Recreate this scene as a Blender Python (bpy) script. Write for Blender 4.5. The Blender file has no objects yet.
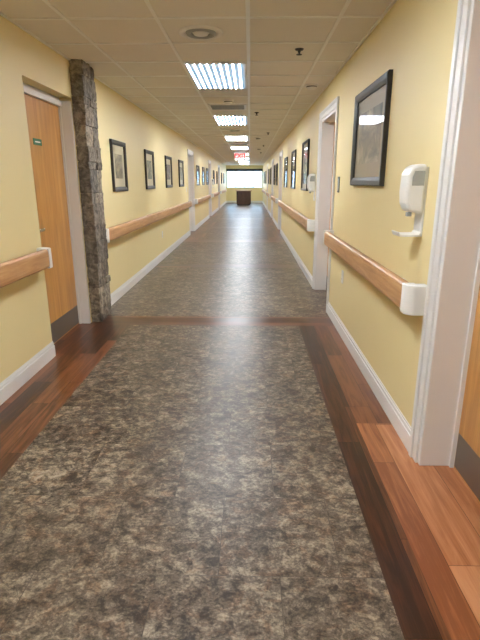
import bpy, bmesh, math, random
from mathutils import Vector, Matrix
random.seed(7)
scene = bpy.context.scene
XR, XL, H = 0.875, -1.63, 2.45
YB, YE = -3.5, 34.0
CEIL = H

def lin(c):
    c = c/255.0
    return c/12.92 if c <= 0.04045 else ((c+0.055)/1.055)**2.4
def rgb(r, g, b): return (lin(r), lin(g), lin(b), 1.0)

# ---------------- materials ----------------
def newmat(name):
    m = bpy.data.materials.new(name); m.use_nodes = True
    nt = m.node_tree
    return m, nt, nt.nodes['Principled BSDF']
def mapping(nt, scale=(1,1,1), rot=(0,0,0)):
    tc = nt.nodes.new('ShaderNodeTexCoord'); mp = nt.nodes.new('ShaderNodeMapping')
    mp.inputs['Scale'].default_value = scale; mp.inputs['Rotation'].default_value = rot
    nt.links.new(tc.outputs['Object'], mp.inputs['Vector'])
    return mp.outputs['Vector']
def noise(nt, vec, scale, detail=4, rough=.5, dist=0):
    n = nt.nodes.new('ShaderNodeTexNoise')
    n.inputs['Scale'].default_value = scale; n.inputs['Detail'].default_value = detail
    n.inputs['Roughness'].default_value = rough; n.inputs['Distortion'].default_value = dist
    nt.links.new(vec, n.inputs['Vector']); return n.outputs['Fac']
def ramp(nt, fac, stops):
    r = nt.nodes.new('ShaderNodeValToRGB'); e = r.color_ramp.elements
    e[0].position, e[0].color = stops[0]; e[1].position, e[1].color = stops[-1]
    for p, c in stops[1:-1]:
        x = e.new(p); x.color = c
    nt.links.new(fac, r.inputs['Fac']); return r.outputs['Color']
def mixc(nt, fac, a, b, mode='MIX'):
    m = nt.nodes.new('ShaderNodeMix'); m.data_type = 'RGBA'; m.blend_type = mode
    for i, v in ((0, fac), (6, a), (7, b)):
        if hasattr(v, 'links'): nt.links.new(v, m.inputs[i])
        else: m.inputs[i].default_value = v
    return m.outputs[2]
def mth(nt, op, a, b=0.0):
    m = nt.nodes.new('ShaderNodeMath'); m.operation = op
    for i, v in ((0, a), (1, b)):
        if hasattr(v, 'links'): nt.links.new(v, m.inputs[i])
        else: m.inputs[i].default_value = v
    return m.outputs[0]
def bump(nt, bsdf, h, s, d=.01):
    b = nt.nodes.new('ShaderNodeBump'); b.inputs['Strength'].default_value = s
    b.inputs['Distance'].default_value = d
    nt.links.new(h, b.inputs['Height']); nt.links.new(b.outputs['Normal'], bsdf.inputs['Normal'])

def paint(name, col, rough=.5, var=.06, bscale=250, bs=.08, metallic=0, coat=0):
    m, nt, b = newmat(name)
    v = mapping(nt)
    n = noise(nt, v, 1.3, 3)
    d = tuple(c*(1-var) for c in col[:3])+(1,)
    nt.links.new(ramp(nt, n, [(.3, d), (.7, col)]), b.inputs['Base Color'])
    b.inputs['Roughness'].default_value = rough; b.inputs['Metallic'].default_value = metallic
    b.inputs['Coat Weight'].default_value = coat
    if bs: bump(nt, b, noise(nt, v, bscale, 2), bs, .002)
    return m

def woodmat(name, c0, c1, c2, along='Y', pw=.1, pl=.9, rough=.3, gs=1.0, planks=True, gloss=.5):
    m, nt, b = newmat(name)
    rot = (0, 0, math.pi/2) if along == 'Y' else (0, 0, 0)
    if along == 'Z': rot = (0, math.pi/2, 0)
    v = mapping(nt, rot=rot)
    if planks:
        br = nt.nodes.new('ShaderNodeTexBrick')
        br.offset = .37; br.offset_frequency = 2
        br.inputs['Color1'].default_value = (0,0,0,1); br.inputs['Color2'].default_value = (1,1,1,1)
        br.inputs['Mortar'].default_value = (.5,.5,.5,1)
        br.inputs['Scale'].default_value = 1; br.inputs['Mortar Size'].default_value = .0012
        br.inputs['Brick Width'].default_value = pl; br.inputs['Row Height'].default_value = pw
        nt.links.new(v, br.inputs['Vector'])
        rnd = mth(nt, 'MULTIPLY', br.outputs['Color'], 1.0)
        add = nt.nodes.new('ShaderNodeVectorMath'); add.operation = 'ADD'
        cb = nt.nodes.new('ShaderNodeCombineXYZ')
        off = mth(nt, 'MULTIPLY', rnd, 13.0)
        nt.links.new(off, cb.inputs[0]); nt.links.new(off, cb.inputs[1]); 
        nt.links.new(v, add.inputs[0]); nt.links.new(cb.outputs[0], add.inputs[1])
        vv = add.outputs[0]
    else:
        vv = v
    sc = nt.nodes.new('ShaderNodeMapping'); sc.inputs['Scale'].default_value = (1.6*gs, 22*gs, 22*gs)
    nt.links.new(vv, sc.inputs['Vector'])
    g = noise(nt, sc.outputs[0], 1.0, 6, .62, 1.2)
    sc2 = nt.nodes.new('ShaderNodeMapping'); sc2.inputs['Scale'].default_value = (6*gs, 160*gs, 160*gs)
    nt.links.new(vv, sc2.inputs['Vector'])
    g2 = noise(nt, sc2.outputs[0], 1.0, 3)
    f = mth(nt, 'ADD', mth(nt, 'MULTIPLY', g, .8), mth(nt, 'MULTIPLY', g2, .2))
    if planks:
        f = mth(nt, 'ADD', f, mth(nt, 'MULTIPLY', mth(nt, 'SUBTRACT', rnd, .5), .38))
    col = ramp(nt, f, [(.3, c0), (.5, c1), (.72, c2)])
    if planks:
        dk = tuple(x*.35 for x in c0[:3])+(1,)
        col = mixc(nt, br.outputs['Fac'], col, dk)
    nt.links.new(col, b.inputs['Base Color'])
    b.inputs['Roughness'].default_value = rough
    b.inputs['Specular IOR Level'].default_value = gloss
    bump(nt, b, g2, .06, .002)
    return m

def stonefloor(name):
    m, nt, b = newmat(name)
    v = mapping(nt)
    br = nt.nodes.new('ShaderNodeTexBrick'); br.offset = .5
    br.inputs['Color1'].default_value = (0,0,0,1); br.inputs['Color2'].default_value = (1,1,1,1)
    br.inputs['Mortar'].default_value = (.5,.5,.5,1)
    br.inputs['Scale'].default_value = 1; br.inputs['Mortar Size'].default_value = .0014
    br.inputs['Brick Width'].default_value = .457; br.inputs['Row Height'].default_value = .457
    mp = nt.nodes.new('ShaderNodeMapping'); mp.inputs['Location'].default_value = (.11, -.07, 0)
    nt.links.new(v, mp.inputs['Vector']); nt.links.new(mp.outputs[0], br.inputs['Vector'])
    cb = nt.nodes.new('ShaderNodeCombineXYZ'); off = mth(nt, 'MULTIPLY', br.outputs['Color'], 9.0)
    nt.links.new(off, cb.inputs[0]); nt.links.new(off, cb.inputs[2])
    add = nt.nodes.new('ShaderNodeVectorMath'); add.operation = 'ADD'
    nt.links.new(v, add.inputs[0]); nt.links.new(cb.outputs[0], add.inputs[1])
    st = nt.nodes.new('ShaderNodeMapping'); st.inputs['Scale'].default_value = (.95, 1.1, 1)
    nt.links.new(add.outputs[0], st.inputs['Vector']); vv = st.outputs[0]
    n1 = noise(nt, vv, 24, 6, .66, .6)
    n2 = noise(nt, vv, 6.0, 4, .55, .4)
    n3 = noise(nt, vv, 85, 5, .72, .3)
    f = mth(nt, 'ADD', mth(nt, 'MULTIPLY', n1, .46), mth(nt, 'ADD', mth(nt, 'MULTIPLY', n2, .22), mth(nt, 'MULTIPLY', n3, .32)))
    col = ramp(nt, f, [(.39, rgb(42,33,27)), (.445, rgb(62,52,43)), (.475, rgb(84,73,61)), (.51, rgb(98,86,73)), (.54, rgb(122,109,92)), (.61, rgb(160,146,126))])
    n4 = noise(nt, vv, 11, 6, .7, .8)
    tint = ramp(nt, n4, [(.50, (0,0,0,1)), (.60, (1,1,1,1))])
    tf = mth(nt, 'MULTIPLY', tint, .5)
    col = mixc(nt, tf, col, mixc(nt, 1.0, col, rgb(222,172,134), 'MULTIPLY'))
    # dark branching veins
    n5 = noise(nt, vv, 9, 7, .66, .7)
    vn = mth(nt, 'ABSOLUTE', mth(nt, 'SUBTRACT', n5, .5))
    vf = ramp(nt, vn, [(0, (1,1,1,1)), (.010, (.5,.5,.5,1)), (.022, (0,0,0,1))])
    col = mixc(nt, mth(nt, 'MULTIPLY', vf, .6), col, rgb(42,34,28))
    sf = mth(nt, 'MULTIPLY', br.outputs['Fac'], .6)
    col = mixc(nt, sf, col, rgb(44,38,34))
    nt.links.new(col, b.inputs['Base Color'])
    r = mth(nt, 'ADD', mth(nt, 'MULTIPLY', n3, .3), .2)
    nt.links.new(r, b.inputs['Roughness'])
    b.inputs['Specular IOR Level'].default_value = .27
    h = mth(nt, 'SUBTRACT', f, mth(nt, 'MULTIPLY', br.outputs['Fac'], .5))
    bump(nt, b, h, .4, .004)
    return m

M_wall = paint('wall_yellow', rgb(240,219,160), .55, .03)
M_white = paint('trim_white', rgb(236,232,228), .35, .03, bs=.02)
M_cap = paint('cap_white', rgb(238,234,228), .3, .02, bs=0)
M_ceil = paint('ceiling_tile', rgb(240,233,224), .9, .05, 180, .5)
M_grid = paint('grid_white', rgb(252,249,244), .4, .02, bs=0)
M_gridline = paint('grid_bright', rgb(253,253,253), .35, .01, bs=0)
M_door = woodmat('door_wood', rgb(172,112,50), rgb(200,140,70), rgb(218,162,92), 'Z', rough=.35, gs=.5, planks=False)
M_rail = woodmat('rail_wood', rgb(164,110,62), rgb(192,140,90), rgb(210,164,114), 'Y', rough=.4, gs=1, planks=False)
M_metal = paint('kick_metal', rgb(110,100,92), .4, .05, bs=.02, metallic=.4)
M_steel = paint('steel', rgb(190,190,190), .25, .02, bs=0, metallic=1)
M_black = paint('frame_black', rgb(24,15,11), .5, .1, bs=.02)
M_mat = paint('mat_board', rgb(196,184,154), .6, .03, bs=0, coat=.6)
M_matd = paint('mat_board_dark', rgb(150,136,112), .5, .05, bs=0, coat=1)
M_wdark = woodmat('plank_dark', rgb(40,19,11), rgb(72,37,21), rgb(110,64,38), 'Y', .155, 1.2, .28, 1, gloss=.32)
M_wdarkX = woodmat('plank_cross', rgb(48,25,15), rgb(84,45,26), rgb(120,69,42), 'X', .17, 1.0, .28, 1, gloss=.32)
M_wmed = woodmat('plank_medium', rgb(46,23,13), rgb(82,44,25), rgb(120,70,43), 'Y', .13, .95, .28, 1, gloss=.32)
M_wlight = woodmat('plank_light', rgb(122,68,40), rgb(160,98,60), rgb(188,128,88), 'Y', .19, 1.1, .28, 1, gloss=.32)
M_stone = stonefloor('vinyl_stone_tile')
M_grey = paint('plastic_grey', rgb(150,152,150), .4, .02, bs=0)
M_dark = paint('dark_plastic', rgb(30,30,30), .4, .05, bs=0)
M_green = paint('label_green', rgb(20,110,75), .4, .03, bs=0)
M_ptex = woodmat('counter_wood', rgb(50,28,18), rgb(72,42,28), rgb(94,58,38), 'Z', rough=.35, planks=False)

def emis(name, col, s):
    m, nt, b = newmat(name)
    b.inputs['Base Color'].default_value = col
    b.inputs['Emission Color'].default_value = col; b.inputs['Emission Strength'].default_value = s
    return m
M_red = emis('exit_red', (.9,.015,.01,1), .9)
# light lens: bright lamps behind prismatic lens, striped along the length
m, nt, b = newmat('troffer_lens'); M_lens = m
tc = nt.nodes.new('ShaderNodeTexCoord'); sx = nt.nodes.new('ShaderNodeSeparateXYZ')
nt.links.new(tc.outputs['Object'], sx.inputs[0])
w = mth(nt, 'SINE', mth(nt, 'MULTIPLY', sx.outputs[0], 2*math.pi/.0595))
w = mth(nt, 'ADD', mth(nt, 'MULTIPLY', w, .5), .5)
w = mth(nt, 'POWER', w, 9)
nt.links.new(mixc(nt, w, (.30,.58,.92,1), (1,.965,.90,1)), b.inputs['Emission Color'])
nt.links.new(mth(nt, 'ADD', mth(nt, 'MULTIPLY', w, 148), .6), b.inputs['Emission Strength'])
b.inputs['Base Color'].default_value = (.7,.8,.9,1)

# stacked stone
m, nt, b = newmat('ledge_stone'); M_ledge = m
geo = nt.nodes.new('ShaderNodeNewGeometry'); v = mapping(nt)
c1 = ramp(nt, geo.outputs['Random Per Island'], [(0, rgb(112,102,92)), (.3, rgb(160,148,134)), (.65, rgb(130,125,119)), (1, rgb(182,170,152))])
n = noise(nt, v, 18, 8, .68, .6)
c2 = ramp(nt, n, [(.38, rgb(104,98,92)), (.5, rgb(184,178,168)), (.62, rgb(250,245,235))])
nt.links.new(mixc(nt, .85, c1, c2, 'MULTIPLY'), b.inputs['Base Color'])
b.inputs['Roughness'].default_value = .85
bump(nt, b, n, .7, .02)

def artmat(name, cols, sc, seed):
    m, nt, b = newmat(name); v = mapping(nt)
    mp = nt.nodes.new('ShaderNodeMapping'); mp.inputs['Location'].default_value = (seed, seed*.7, seed*.3)
    mp.inputs['Scale'].default_value = (1, .8, 1.2)
    nt.links.new(v, mp.inputs['Vector'])
    n = noise(nt, mp.outputs[0], sc, 6, .6, 1.0)
    k = len(cols)
    nt.links.new(ramp(nt, n, [(.3+.4*i/(k-1), c) for i, c in enumerate(cols)]), b.inputs['Base Color'])
    b.inputs['Roughness'].default_value = .5; b.inputs['Coat Weight'].default_value = .8
    b.inputs['Coat Roughness'].default_value = .03
    return m
ARTS = [artmat('art_sepia', [rgb(50,46,38), rgb(110,100,80), rgb(170,160,132)], 5, 1),
        artmat('art_landscape', [rgb(40,52,48), rgb(92,104,92), rgb(160,160,140)], 5, 4),
        artmat('art_dusk', [rgb(46,40,44), rgb(110,96,90), rgb(176,160,140)], 6, 9)]

# ---------------- mesh helpers ----------------
def add_box(bm, x0,x1,y0,y1,z0,z1, mi=0):
    vs = [bm.verts.new(p) for p in [(x0,y0,z0),(x1,y0,z0),(x1,y1,z0),(x0,y1,z0),(x0,y0,z1),(x1,y0,z1),(x1,y1,z1),(x0,y1,z1)]]
    for f in [(0,3,2,1),(4,5,6,7),(0,1,5,4),(1,2,6,5),(2,3,7,6),(3,0,4,7)]:
        bm.faces.new([vs[i] for i in f]).material_index = mi
def mkobj(name, bm, mats, parent=None, bevel=0, smooth=False, seg=2):
    me = bpy.data.meshes.new(name); 
    bmesh.ops.recalc_face_normals(bm, faces=bm.faces[:])
    bm.to_mesh(me); bm.free()
    ob = bpy.data.objects.new(name, me); scene.collection.objects.link(ob)
    for mm in (mats if isinstance(mats, (list, tuple)) else [mats]): me.materials.append(mm)
    if parent: ob.parent = parent
    if bevel:
        bv = ob.modifiers.new('bevel', 'BEVEL'); bv.width = bevel; bv.segments = seg
        bv.limit_method = 'ANGLE'
    if smooth:
        for p in me.polygons: p.use_smooth = True
    return ob
def boxes(name, lst, mats, parent=None, bevel=0, seg=2):
    bm = bmesh.new()
    for b_ in lst:
        x0,x1,y0,y1,z0,z1 = b_[:6]
        add_box(bm, min(x0,x1),max(x0,x1),min(y0,y1),max(y0,y1),min(z0,z1),max(z0,z1), b_[6] if len(b_)>6 else 0)
    return mkobj(name, bm, mats, parent, bevel, seg=seg)
def prism(name, prof, y0, y1, mat, parent=None, bevel=0, smooth=False):
    """profile in XZ extruded along Y"""
    bm = bmesh.new()
    a = [bm.verts.new((x,y0,z)) for x,z in prof]; c = [bm.verts.new((x,y1,z)) for x,z in prof]
    n = len(prof)
    bm.faces.new(a); bm.faces.new(c[::-1])
    for i in range(n): bm.faces.new([a[i], a[(i+1)%n], c[(i+1)%n], c[i]])
    return mkobj(name, bm, mat, parent, bevel, smooth)
def lathe(name, prof, cx, cy, mat, parent=None, seg=32):
    """profile (r,z) revolved about vertical axis"""
    bm = bmesh.new(); rings = []
    for r, z in prof:
        if r < 1e-6: rings.append([bm.verts.new((cx,cy,z))])
        else: rings.append([bm.verts.new((cx+r*math.cos(2*math.pi*i/seg), cy+r*math.sin(2*math.pi*i/seg), z)) for i in range(seg)])
    for a, c in zip(rings, rings[1:]):
        for i in range(seg):
            j = (i+1)%seg
            if len(a) == 1 and len(c) == 1: continue
            if len(a) == 1: bm.faces.new([a[0], c[i], c[j]])
            elif len(c) == 1: bm.faces.new([a[i], a[j], c[0]])
            else: bm.faces.new([a[i], a[j], c[j], c[i]])
    return mkobj(name, bm, mat, parent, 0, True)
def empty(name, loc=(0,0,0)):
    e = bpy.data.objects.new(name, None); e.location = (0,0,0); e.empty_display_size = .1
    scene.collection.objects.link(e); return e

# ---------------- doors list ----------------
# (side, y0, y1, recess)
DOORS = [(1,1.05,2.21,.17),(-1,3.74,4.72,.11),(1,5.23,6.36,.15),(-1,13.2,14.3,.15),(1,13.7,14.8,.15),
         (1,18.6,19.7,.15),(-1,19.6,20.7,.15),(-1,25.5,26.6,.15),(1,24.2,25.3,.15),(-1,-1.2,-.1,.15)]
DT = 2.13
def wall(name, side):
    xw = XR if side > 0 else XL
    xo = xw + side*.3
    ds = sorted([(a,b) for s,a,b,_ in DOORS if s == side])
    L = []; y = YB-.0
    for a, b in ds:
        L.append((xw,xo,y,a,0,H)); L.append((xw,xo,a,b,DT,H)); y = b
    L.append((xw,xo,y,YE,0,H))
    return boxes(name, L, M_wall)
wall('wall_left', -1); wall('wall_right', 1)
boxes('wall_back', [(XL-.3,XR+.3,YB-.2,YB,0,H)], M_wall)
# far wall with window opening
wx0, wx1, wz0, wz1 = XL+.06, XR-.06, .98, 2.1
boxes('wall_front', [(XL-.3,XR+.3,YE,YE+.2,0,wz0),(XL-.3,XR+.3,YE,YE+.2,wz1,H+.0),(XL-.3,wx0,YE,YE+.2,wz0,wz1),(wx1,XR+.3,YE,YE+.2,wz0,wz1)], M_wall)
W = empty('window_1')
fr = [(wx0,wx1,YE-.01,YE+.08,wz0,wz0+.05),(wx0,wx1,YE-.01,YE+.08,wz1-.05,wz1)]
nP = 4
for i in range(nP+1):
    x = wx0+(wx1-wx0)*i/nP
    fr.append((max(wx0,x-.025),min(wx1,x+.025),YE+.0,YE+.07,wz0+.05,wz1-.05))
boxes('frame', fr, M_white, W, .004)
m, nt, b = newmat('window_glass'); M_glass = m
nt.nodes.remove(b); out = nt.nodes['Material Output']
tr = nt.nodes.new('ShaderNodeBsdfTransparent'); gl = nt.nodes.new('ShaderNodeBsdfGlossy'); mx = nt.nodes.new('ShaderNodeMixShader')
gl.inputs['Roughness'].default_value = .02; mx.inputs[0].default_value = .06
nz = noise(nt, mapping(nt), 3); nt.links.new(ramp(nt, nz, [(0,(.9,.95,1,1)),(1,(.97,.99,1,1))]), tr.inputs[0])
nt.links.new(tr.outputs[0], mx.inputs[1]); nt.links.new(gl.outputs[0], mx.inputs[2]); nt.links.new(mx.outputs[0], out.inputs[0])
boxes('pane', [(wx0+.02,wx1-.02,YE+.03,YE+.036,wz0+.04,wz1-.04)], M_glass, W)
boxes('blind_valance', [(wx0-.03,wx1+.03,YE-.09,YE-.012,wz1-.04,wz1+.12)], M_dark, W, .005)

# ---------------- floor ----------------
bm = bmesh.new()
def fq(x0,x1,y0,y1,mi):
    vs = [bm.verts.new(p) for p in [(x0,y0,0),(x1,y0,0),(x1,y1,0),(x0,y1,0)]]
    bm.faces.new(vs).material_index = mi
a, c = XL-.3, XR+.3
fq(a,-1.21,YB,4.65,2); fq(-1.21,.5,YB,4.65,0); fq(.5,.65,YB,4.65,1); fq(.65,c,YB,2.62,3); fq(.65,c,2.62,4.65,2)
fq(a,c,4.65,4.97,4)
fq(a,c,4.97,8.05,0); fq(a,c,8.05,8.36,4)
fq(a,c,8.36,11.6,0); fq(a,c,11.6,12.1,4)
y = 12.1
while y < YE:
    y2 = min(y+3.1, YE)
    fq(a,-1.2,y,y2,2); fq(-1.2,.48,y,y2,0); fq(.48,c,y,y2,2)
    y3 = min(y2+.5, YE)
    if y3 > y2: fq(a,c,y2,y3,4)
    y = y3
# slab body below
zb=-.1
vs = [bm.verts.new(p) for p in [(a,YB,zb),(c,YB,zb),(c,YE,zb),(a,YE,zb)]]; bm.faces.new(vs)
for f in bm.faces: f.normal_update()
me = bpy.data.meshes.new('floor'); bm.to_mesh(me); bm.free()
ob = bpy.data.objects.new('floor', me); scene.collection.objects.link(ob)
for mm in (M_stone, M_wdark, M_wmed, M_wlight, M_wdarkX): me.materials.append(mm)

# ---------------- ceiling ----------------
gx = [-1.24,-.63,.59]
L = [(XL-.3,XR+.3,YB-.2,YE+.2,H,H+.15,0)]
for x in gx: L.append((x-.012,x+.012,YB,YE,H-.008,H-.0002,1))
k = math.floor((YB-4.84)/.61)+1; y = 4.84+k*.61
ys = []
while y < YE: ys.append(y); y += .61
segs = sorted([XL]+gx+[-.02,XR])
for y in ys:
    for p, q in zip(segs, segs[1:]): L.append((p+.012,q-.012,y-.012,y+.012,H-.008,H-.0002,1))
L += [(XL,XL+.02,YB,YE,H-.01,H-.0005,1),(XR-.02,XR,YB,YE,H-.01,H-.0005,1),(-.034,-.006,YB,YE,H-.014,H-.0002,2)]
boxes('ceiling', L, [M_ceil, M_grid, M_gridline])

LY = [4.84+3.66*i for i in range(-2, 8)]
for y0 in LY:
    if y0+1.22 > YE: continue
    E = empty('ceiling_light')
    x0, x1, y1 = -.615, -.04, y0+1.22
    z0 = H-.02
    boxes('housing', [(x0,x0+.02,y0,y1,z0,H-.001),(x1-.02,x1,y0,y1,z0,H-.001),(x0+.02,x1-.02,y0,y0+.025,z0,H-.001),(x0+.02,x1-.02,y1-.025,y1,z0,H-.001)], M_grid, E)
    bm = bmesh.new()   # drop lens: shallow tray that hangs just below the grid
    add_box(bm, x0+.02, x1-.02, y0+.025, y1-.025, H-.024, H-.009)
    mkobj('lens', bm, M_lens, E, .004)

# ceiling devices
def vent(cx, cy):
    E = empty('round_ceiling_diffuser')
    lathe('ring', [(.165,H-.001),(.165,H-.012),(.15,H-.02),(.125,H-.014),(.12,H-.006),(.12,H-.001)], cx, cy, M_white, E)
    lathe('middle_cone', [(.112,H-.008),(.1,H-.024),(.07,H-.016),(.066,H-.006)], cx, cy, M_grey, E)
    lathe('center_disc', [(.0,H-.024),(.05,H-.022),(.058,H-.01),(.058,H-.002)], cx, cy, M_white, E)
vent(-.365, 3.94); vent(-.33, 10.9)
def grille(x0,x1,y0,y1):
    E = empty('return_air_grille')
    boxes('frame', [(x0,x0+.03,y0,y1,H-.014,H-.001),(x1-.03,x1,y0,y1,H-.014,H-.001),(x0,x1,y0,y0+.03,H-.0139,H-.001),(x0,x1,y1-.03,y1,H-.0139,H-.001)], M_white, E)
    boxes('duct_back', [(x0+.03,x1-.03,y0+.03,y1-.03,H-.004,H-.001)], M_dark, E)
    sl = []
    n = 14
    for i in range(n):
        yy = y0+.03+(y1-y0-.06)*(i+.5)/n
        sl.append((x0+.03,x1-.03,yy-.006,yy+.004,H-.012,H-.005))
    boxes('slats', sl, M_grey, E)
grille(-.6,-.06,7.33,7.84); grille(-.6,-.06,14.6,15.1)
def sprinkler(cx, cy):
    E = empty('ceiling_sprinkler_head')
    lathe('escutcheon', [(.0,H-.014),(.03,H-.012),(.038,H-.001)], cx, cy, M_dark, E, 20)
    lathe('stem', [(.012,H-.01),(.012,H-.024),(.007,H-.03),(.007,H-.04)], cx, cy, M_dark, E, 16)
    lathe('deflector', [(.0,H-.04),(.024,H-.041),(.024,H-.045),(.0,H-.046)], cx, cy, M_dark, E, 16)
for p in [(.4,4.43),(.1,8.2),(.4,11.5),(.4,15.3),(.4,19)]: sprinkler(*p)
def smoke(cx, cy):
    E = empty('smoke_detector')
    lathe('base', [(.075,H-.001),(.075,H-.014),(.06,H-.016)], cx, cy, M_white, E)
    lathe('dome', [(.058,H-.014),(.055,H-.038),(.04,H-.05),(.0,H-.054)], cx, cy, M_cap, E)
    lathe('vent_ring', [(.058,H-.02),(.061,H-.025),(.058,H-.03)], cx, cy, M_dark, E)
smoke(.69,5.95); smoke(-.3,7.0); smoke(.2,12.8); smoke(.3,17)

# exit sign
def text(name, s, size, loc, rot, mat, parent):
    cu = bpy.data.curves.new(name, 'FONT'); cu.body = s; cu.size = size; cu.extrude = .001
    cu.align_x = 'CENTER'; cu.align_y = 'CENTER'; cu.materials.append(mat)
    o = bpy.data.objects.new(name, cu); scene.collection.objects.link(o)
    o.location = loc; o.rotation_euler = rot; o.parent = parent; return o
E = empty('exit_sign')
ey = 17.5
boxes('housing', [(-.54,-.14,ey,ey+.05,2.10,2.38)], M_cap, E, .006)
boxes('canopy', [(-.42,-.26,ey,ey+.05,2.38,H-.0)], M_cap, E)
boxes('face', [(-.52,-.16,ey-.003,ey,2.12,2.36)], M_cap, E)
text('lettering', 'EXIT', .2, (-.34,ey-.006,2.24), (math.pi/2,0,0), M_red, E)
E.children[-1].data.offset = .007

# ---------------- doors ----------------
def make_door(i, side, y0, y1, rec):
    D = empty('door_%d' % i)
    xw = XR if side > 0 else XL
    o = lambda d: xw + side*d   # d>0 into the wall
    jt = .035
    alc = (i == 2)
    ph = .0 if alc else .02
    boxes('jamb', [(o(0),o(rec+.05),y0,y0+jt,0,DT-.0),(o(0),o(rec+.05),y1-jt,y1,0,DT),(o(0),o(rec+.05),y0+jt,y1-jt,DT-jt,DT)] if not alc else
          [(o(.0),o(rec+.05),y1-jt,y1,0,DT-.03),(o(rec-.03),o(rec+.05),y0,y0+jt,0,DT-.03),(o(rec-.03),o(rec+.05),y0+jt,y1-jt,DT-.08,DT-.03),(o(rec),o(rec+.05),y0,y1,DT-.03,DT)], M_white, D, .004)
    cw = .085
    if not alc:
        c_ = [(o(-.012),o(0),y0-cw+.01,y0+.01,0,DT+cw-.01),(o(-.012),o(0),y1-.01,y1+cw-.01,0,DT+cw-.01),(o(-.012),o(0),y0+.01,y1-.01,DT-.01,DT+cw-.01),
              (o(-.022),o(-.012),y0-cw+.01,y0-cw+.045,0,DT+cw-.01),(o(-.022),o(-.012),y1+cw-.045,y1+cw-.01,0,DT+cw-.01),(o(-.022),o(-.012),y0-cw+.045,y1+cw-.045,DT+cw-.045,DT+cw-.01)]
        boxes('casing', c_, M_white, D, .003)
    boxes('stop', [(o(rec-.02),o(rec),y0+jt,y0+jt+.015,0,DT-.05),(o(rec-.02),o(rec),y1-jt-.015,y1-jt,0,DT-.05)], M_white, D)
    ya, yb = y0+jt, y1-jt
    boxes('slab', [(o(rec),o(rec+.045),ya,yb,.004,DT-jt)], M_door, D, .002)
    boxes('kick_plate', [(o(rec-.002),o(rec),ya+.02,yb-.02,.015,.2)], M_metal, D)
    hy = ya+.09
    boxes('handle', [(o(rec-.006),o(rec),hy-.025,hy+.025,.94,1.1),(o(rec-.05),o(rec-.006),hy-.009,hy+.009,1.01,1.028),(o(rec-.055),o(rec-.04),hy-.009,hy+.11,1.008,1.03)], M_steel, D, .003)
    return D
for i, (s, a_, b_, r) in enumerate(DOORS, 1): make_door(i, s, a_, b_, r)
# green label on left door
E = empty('door_label')
xl = XL-.11
boxes('plate', [(xl+.0,xl+.003,4.06,4.22,1.685,1.735)], M_green, E)
boxes('white_band', [(xl+.003,xl+.0036,4.09,4.19,1.705,1.715)], M_white, E)

# ---------------- baseboards ----------------
def base(name, side, segs):
    xw = XR if side > 0 else XL
    L = []
    for a_, b_ in segs:
        L += [(xw,xw-side*.016,a_,b_,0,.095),(xw,xw-side*.010,a_,b_,.095,.118),(xw,xw-side*.005,a_,b_,.118,.13)]
    return boxes(name, L, M_white, None, .0015)
def gaps(side, extra=[]):
    ds = sorted([(a,b) if (a,b)==(3.74,4.72) else (a-.075,b+.075) for s,a,b,_ in DOORS if s == side]+extra)
    r = []; y = YB
    for a_, b_ in ds:
        r.append((y,a_)); y = b_
    r.append((y,YE)); return r
base('baseboard_right', 1, gaps(1))
base('baseboard_left', -1, [(p if abs(p-4.72)>1e-6 else 5.12, q) for p,q in gaps(-1)])
boxes('baseboard_front', [(XL+.016,XR-.016,YE-.016,YE,0,.12)], M_white)

# ---------------- stone column ----------------
bm = bmesh.new()
cx0, cx1, cy0, cy1 = XL-.0, -1.515, 4.735, 5.10
add_box(bm, cx0, cx1-.02, cy0+.02, cy1-.02, 0, H)
z = 0.0
row = 0
while z < H-.01:
    h = random.choice([.07,.1,.14,.18,.22]); h = min(h, H-z)
    if H-(z+h) < .05: h = H-z
    sp = random.uniform(.12,.24)
    cuts = [cy0, cy0+sp, cy1] if row%2 else [cy0, cy0+random.uniform(.22,.28), cy1]
    for p, q in zip(cuts, cuts[1:]):
        j = random.uniform(-.010,.010); j2 = random.uniform(-.010,.004)
        add_box(bm, cx0-.0, cx1+j, p+.001+(j2 if p==cy0 else 0), q-.001, z+.001, z+h-.001)
    z += h; row += 1
ob = mkobj('stone_column', bm, M_ledge, None, .007)
# rough split-face irregularity
sb = ob.modifiers.new('sub','SUBSURF'); sb.subdivision_type='SIMPLE'; sb.levels=3; sb.render_levels=3
tx = bpy.data.textures.new('stone_clouds','CLOUDS'); tx.noise_scale=.06; tx.noise_depth=3
dp = ob.modifiers.new('disp','DISPLACE'); dp.texture=tx; dp.strength=.022; dp.mid_level=.45
dp.texture_coords = 'GLOBAL'

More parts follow.
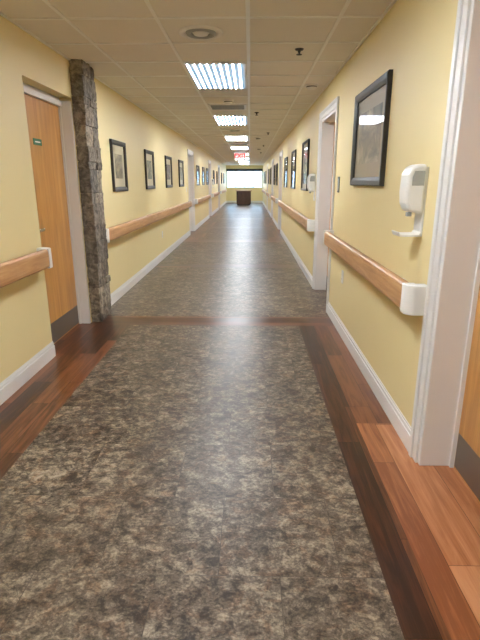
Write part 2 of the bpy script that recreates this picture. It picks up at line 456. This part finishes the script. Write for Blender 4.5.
# ---------------- handrails ----------------
def rail(side, y0, y1, cap0=True, cap1=True):
    R = empty('handrail')
    xw = XR if side > 0 else XL
    o = lambda d: xw - side*d
    z0, z1 = .765, .905
    prof = [(.05,z0+.012),(.06,z0),(.088,z0),(.098,z0+.01),(.102,z0+.03),(.102,z1-.03),(.098,z1-.01),(.088,z1),(.06,z1),(.05,z1-.012)]
    c0 = y0+.07 if cap0 else y0; c1 = y1-.07 if cap1 else y1
    prism('board', [(o(d),z) for d,z in prof], c0, c1, M_rail, R)
    br = []
    y = c0+.3
    while y < c1-.1:
        br.append((o(0),o(.05),y-.02,y+.02,z0+.03,z1-.03)); y += 1.2
    boxes('brackets', br, M_cap, R, .003)
    for on, e, sgn in ((cap0,y0,1),(cap1,y1,-1)):
        if not on: continue
        # quarter-round returning to the wall, plan outline in XY
        pts = [(0,0),(.055,0)]
        for k in range(1,8):
            t = k/8*math.pi/2
            pts.append((.055+.05*math.sin(t), .05-.05*math.cos(t)))
        pts += [(.105,.05),(.105,.085),(.045,.085),(.045,.06),(0,.06)]
        bm = bmesh.new()
        lo = [bm.verts.new((o(d), e+sgn*yy, z0-.006)) for d,yy in pts]; hi = [bm.verts.new((o(d), e+sgn*yy, z1+.006)) for d,yy in pts]
        bm.faces.new(lo); bm.faces.new(hi[::-1]); n = len(pts)
        for k in range(n): bm.faces.new([lo[k],lo[(k+1)%n],hi[(k+1)%n],hi[k]])
        mkobj('end_cap', bm, M_cap, R, .006, seg=3)
rail(-1, .05, 3.70); rail(1, 2.31, 5.12); rail(-1, 5.16, 13.05); rail(1, 6.5, 13.55)
rail(-1, 14.45, 19.45); rail(1, 14.95, 18.45); rail(-1, 20.85, 25.35); rail(1, 19.85, 24.05); rail(-1, 26.75, 32.5); rail(1, 25.45, 32.5)
rail(-1, -3.2, -1.35)

# ---------------- pictures ----------------
def pic(side, y0, y1, z0, z1, art, fw=.035, mw=.07, mat=None):
    P = empty('framed_picture')
    xw = XR if side > 0 else XL
    o = lambda d: xw - side*d
    bm = bmesh.new()
    # mitred frame with sloping profile: rings (inset, depth)
    rings = []
    for ins, d in [(0,.0),(0,.026),(.008,.032),(fw*.6,.028),(fw,.018),(fw,.004)]:
        rings.append([bm.verts.new((o(d),yy,zz)) for yy,zz in [(y0+ins,z0+ins),(y1-ins,z0+ins),(y1-ins,z1-ins),(y0+ins,z1-ins)]])
    for a_, c_ in zip(rings, rings[1:]):
        for k in range(4): bm.faces.new([a_[k],a_[(k+1)%4],c_[(k+1)%4],c_[k]])
    mkobj('frame', bm, M_black, P)
    boxes('mat', [(o(0.001),o(.008),y0+fw,y1-fw,z0+fw,z1-fw)], mat or M_mat, P)
    boxes('print', [(o(.008),o(.0095),y0+fw+mw,y1-fw-mw,z0+fw+mw,z1-fw-mw)], ARTS[art], P)
pic(1, 3.27, 4.24, 1.37, 2.06, 0, .06, .10, M_matd)
pic(1, 7.5, 8.3, 1.26, 2.0, 1); pic(1, 9.6, 10.4, 1.26, 1.98, 2); pic(1, 11.7, 12.5, 1.26, 1.95, 0)
pic(-1, 5.87, 6.52, 1.28, 1.875, 0, .055, .10); pic(-1, 7.75, 8.4, 1.28, 1.875, 1, .055, .1); pic(-1, 9.6, 10.3, 1.28, 1.875, 2, .055, .1); pic(-1, 11.4, 12.1, 1.28, 1.875, 0, .055, .1)
for k, y in enumerate([15.2, 17.0, 18.6, 22.0, 24.0, 28, 30.5]): pic(-1, y, y+.65, 1.28, 1.875, k%3)
for k, y in enumerate([15.8, 17.4, 20.6, 22.6, 27, 30]): pic(1, y, y+.7, 1.28, 1.95, k%3)

# ---------------- dispensers ----------------
def dispenser(side, yc, zt=1.48, tray=True):
    D = empty('hand_sanitizer_dispenser')
    xw = XR if side > 0 else XL
    o = lambda d: xw - side*d
    y0, y1 = yc-.065, yc+.065
    boxes('back_plate', [(o(0),o(.012),y0+.01,y1-.01,zt-.35,zt-.01)], M_cap, D, .004)
    prism('cover', [(o(d),z) for d,z in [(.012,zt),(.05,zt+.004),(.085,zt-.012),(.10,zt-.05),(.103,zt-.13),(.098,zt-.185),(.08,zt-.225),(.03,zt-.235),(.012,zt-.235)]], y0, y1, M_cap, D, .012)
    prism('level_window', [(o(d),z) for d,z in [(.02,zt-.03),(.07,zt-.03),(.08,zt-.06),(.08,zt-.1),(.02,zt-.1)]], y0-.001, y0+.01, M_grey, D, .002)
    boxes('nozzle', [(o(.05),o(.075),yc-.014,yc+.014,zt-.252,zt-.23)], M_grey, D, .004)
    if tray:
        prism('drip_tray', [(o(d),z) for d,z in [(.012,zt-.35),(.012,zt-.325),(.02,zt-.338),(.11,zt-.338),(.122,zt-.325),(.126,zt-.328),(.116,zt-.35)]], y0+.005, y1-.005, M_cap, D, .003)
dispenser(1, 2.53); dispenser(1, 6.72, 1.5, False); dispenser(-1, 21.2, 1.5)

# switch / room plate / outlet
def plate(name, side, y, z, w, h, mat, kind):
    P = empty(name); xw = XR if side > 0 else XL
    o = lambda d: xw - side*d
    boxes('cover_plate', [(o(0),o(.007),y-w/2,y+w/2,z-h/2,z+h/2)], mat, P, .002)
    if kind == 'switch':
        boxes('rocker', [(o(.007),o(.011),y-w*.22,y+w*.22,z-h*.3,z+h*.3)], M_cap, P, .002)
    elif kind == 'outlet':
        boxes('sockets', [(o(.007),o(.01),y-.017,y+.017,z+.006,z+.034),(o(.007),o(.01),y-.017,y+.017,z-.034,z-.006)], M_cap, P, .003)
        sl = []
        for dz in (.02,-.02):
            for dy in (-.007,.007): sl.append((o(.0098),o(.0104),y+dy-.001,y+dy+.001,z+dz-.005,z+dz+.005))
        boxes('slots', sl, M_dark, P)
    else:
        boxes('face', [(o(.007),o(.009),y-w*.36,y+w*.36,z-h*.38,z+h*.38)], M_grey, P, .001)
plate('thermostat', 1, 4.93, 1.37, .09, .15, M_dark, 'face')
plate('wall_outlet', 1, 4.46, .54, .075, .12, M_cap, 'outlet')
plate('wall_outlet', -1, 9.0, .45, .075, .12, M_cap, 'outlet')
plate('light_switch', -1, 12.75, 1.2, .08, .12, M_cap, 'switch')

# ---------------- reception counter ----------------
E = empty('reception_counter')
ry = 30.2
cxa, cxb = -.88, .12
boxes('body', [(cxa+.06,cxb-.06,ry,ry+.55,.06,.84)], M_ptex, E, .01)
boxes('plinth', [(cxa+.1,cxb-.1,ry+.04,ry+.5,0,.06)], M_dark, E)
boxes('top', [(cxa,cxb,ry-.06,ry+.6,.84,.88)], M_rail, E, .008)
boxes('front_panels', [(cxa+.11,-.41,ry-.012,ry,.12,.78),(-.35,cxb-.11,ry-.012,ry,.12,.78)], M_ptex, E, .006)

# ---------------- world / camera ----------------
wd = bpy.data.worlds.new('sky'); scene.world = wd; wd.use_nodes = True
bg = wd.node_tree.nodes['Background']
bg.inputs['Color'].default_value = (.45,.72,1,1); bg.inputs['Strength'].default_value = 8

cam = bpy.data.cameras.new('camera'); co = bpy.data.objects.new('camera', cam); scene.collection.objects.link(co)
cam.sensor_fit = 'VERTICAL'; cam.sensor_height = 32; cam.sensor_width = 24; cam.lens = 24.0
cam.clip_start = .02; cam.clip_end = 200
co.location = (0,0,1.4)
co.rotation_euler = (math.radians(90-16.1), 0, math.radians(1.15))
scene.camera = co
scene.view_settings.view_transform = 'Standard'
scene.view_settings.look = 'None'
scene.view_settings.gamma = 1.1
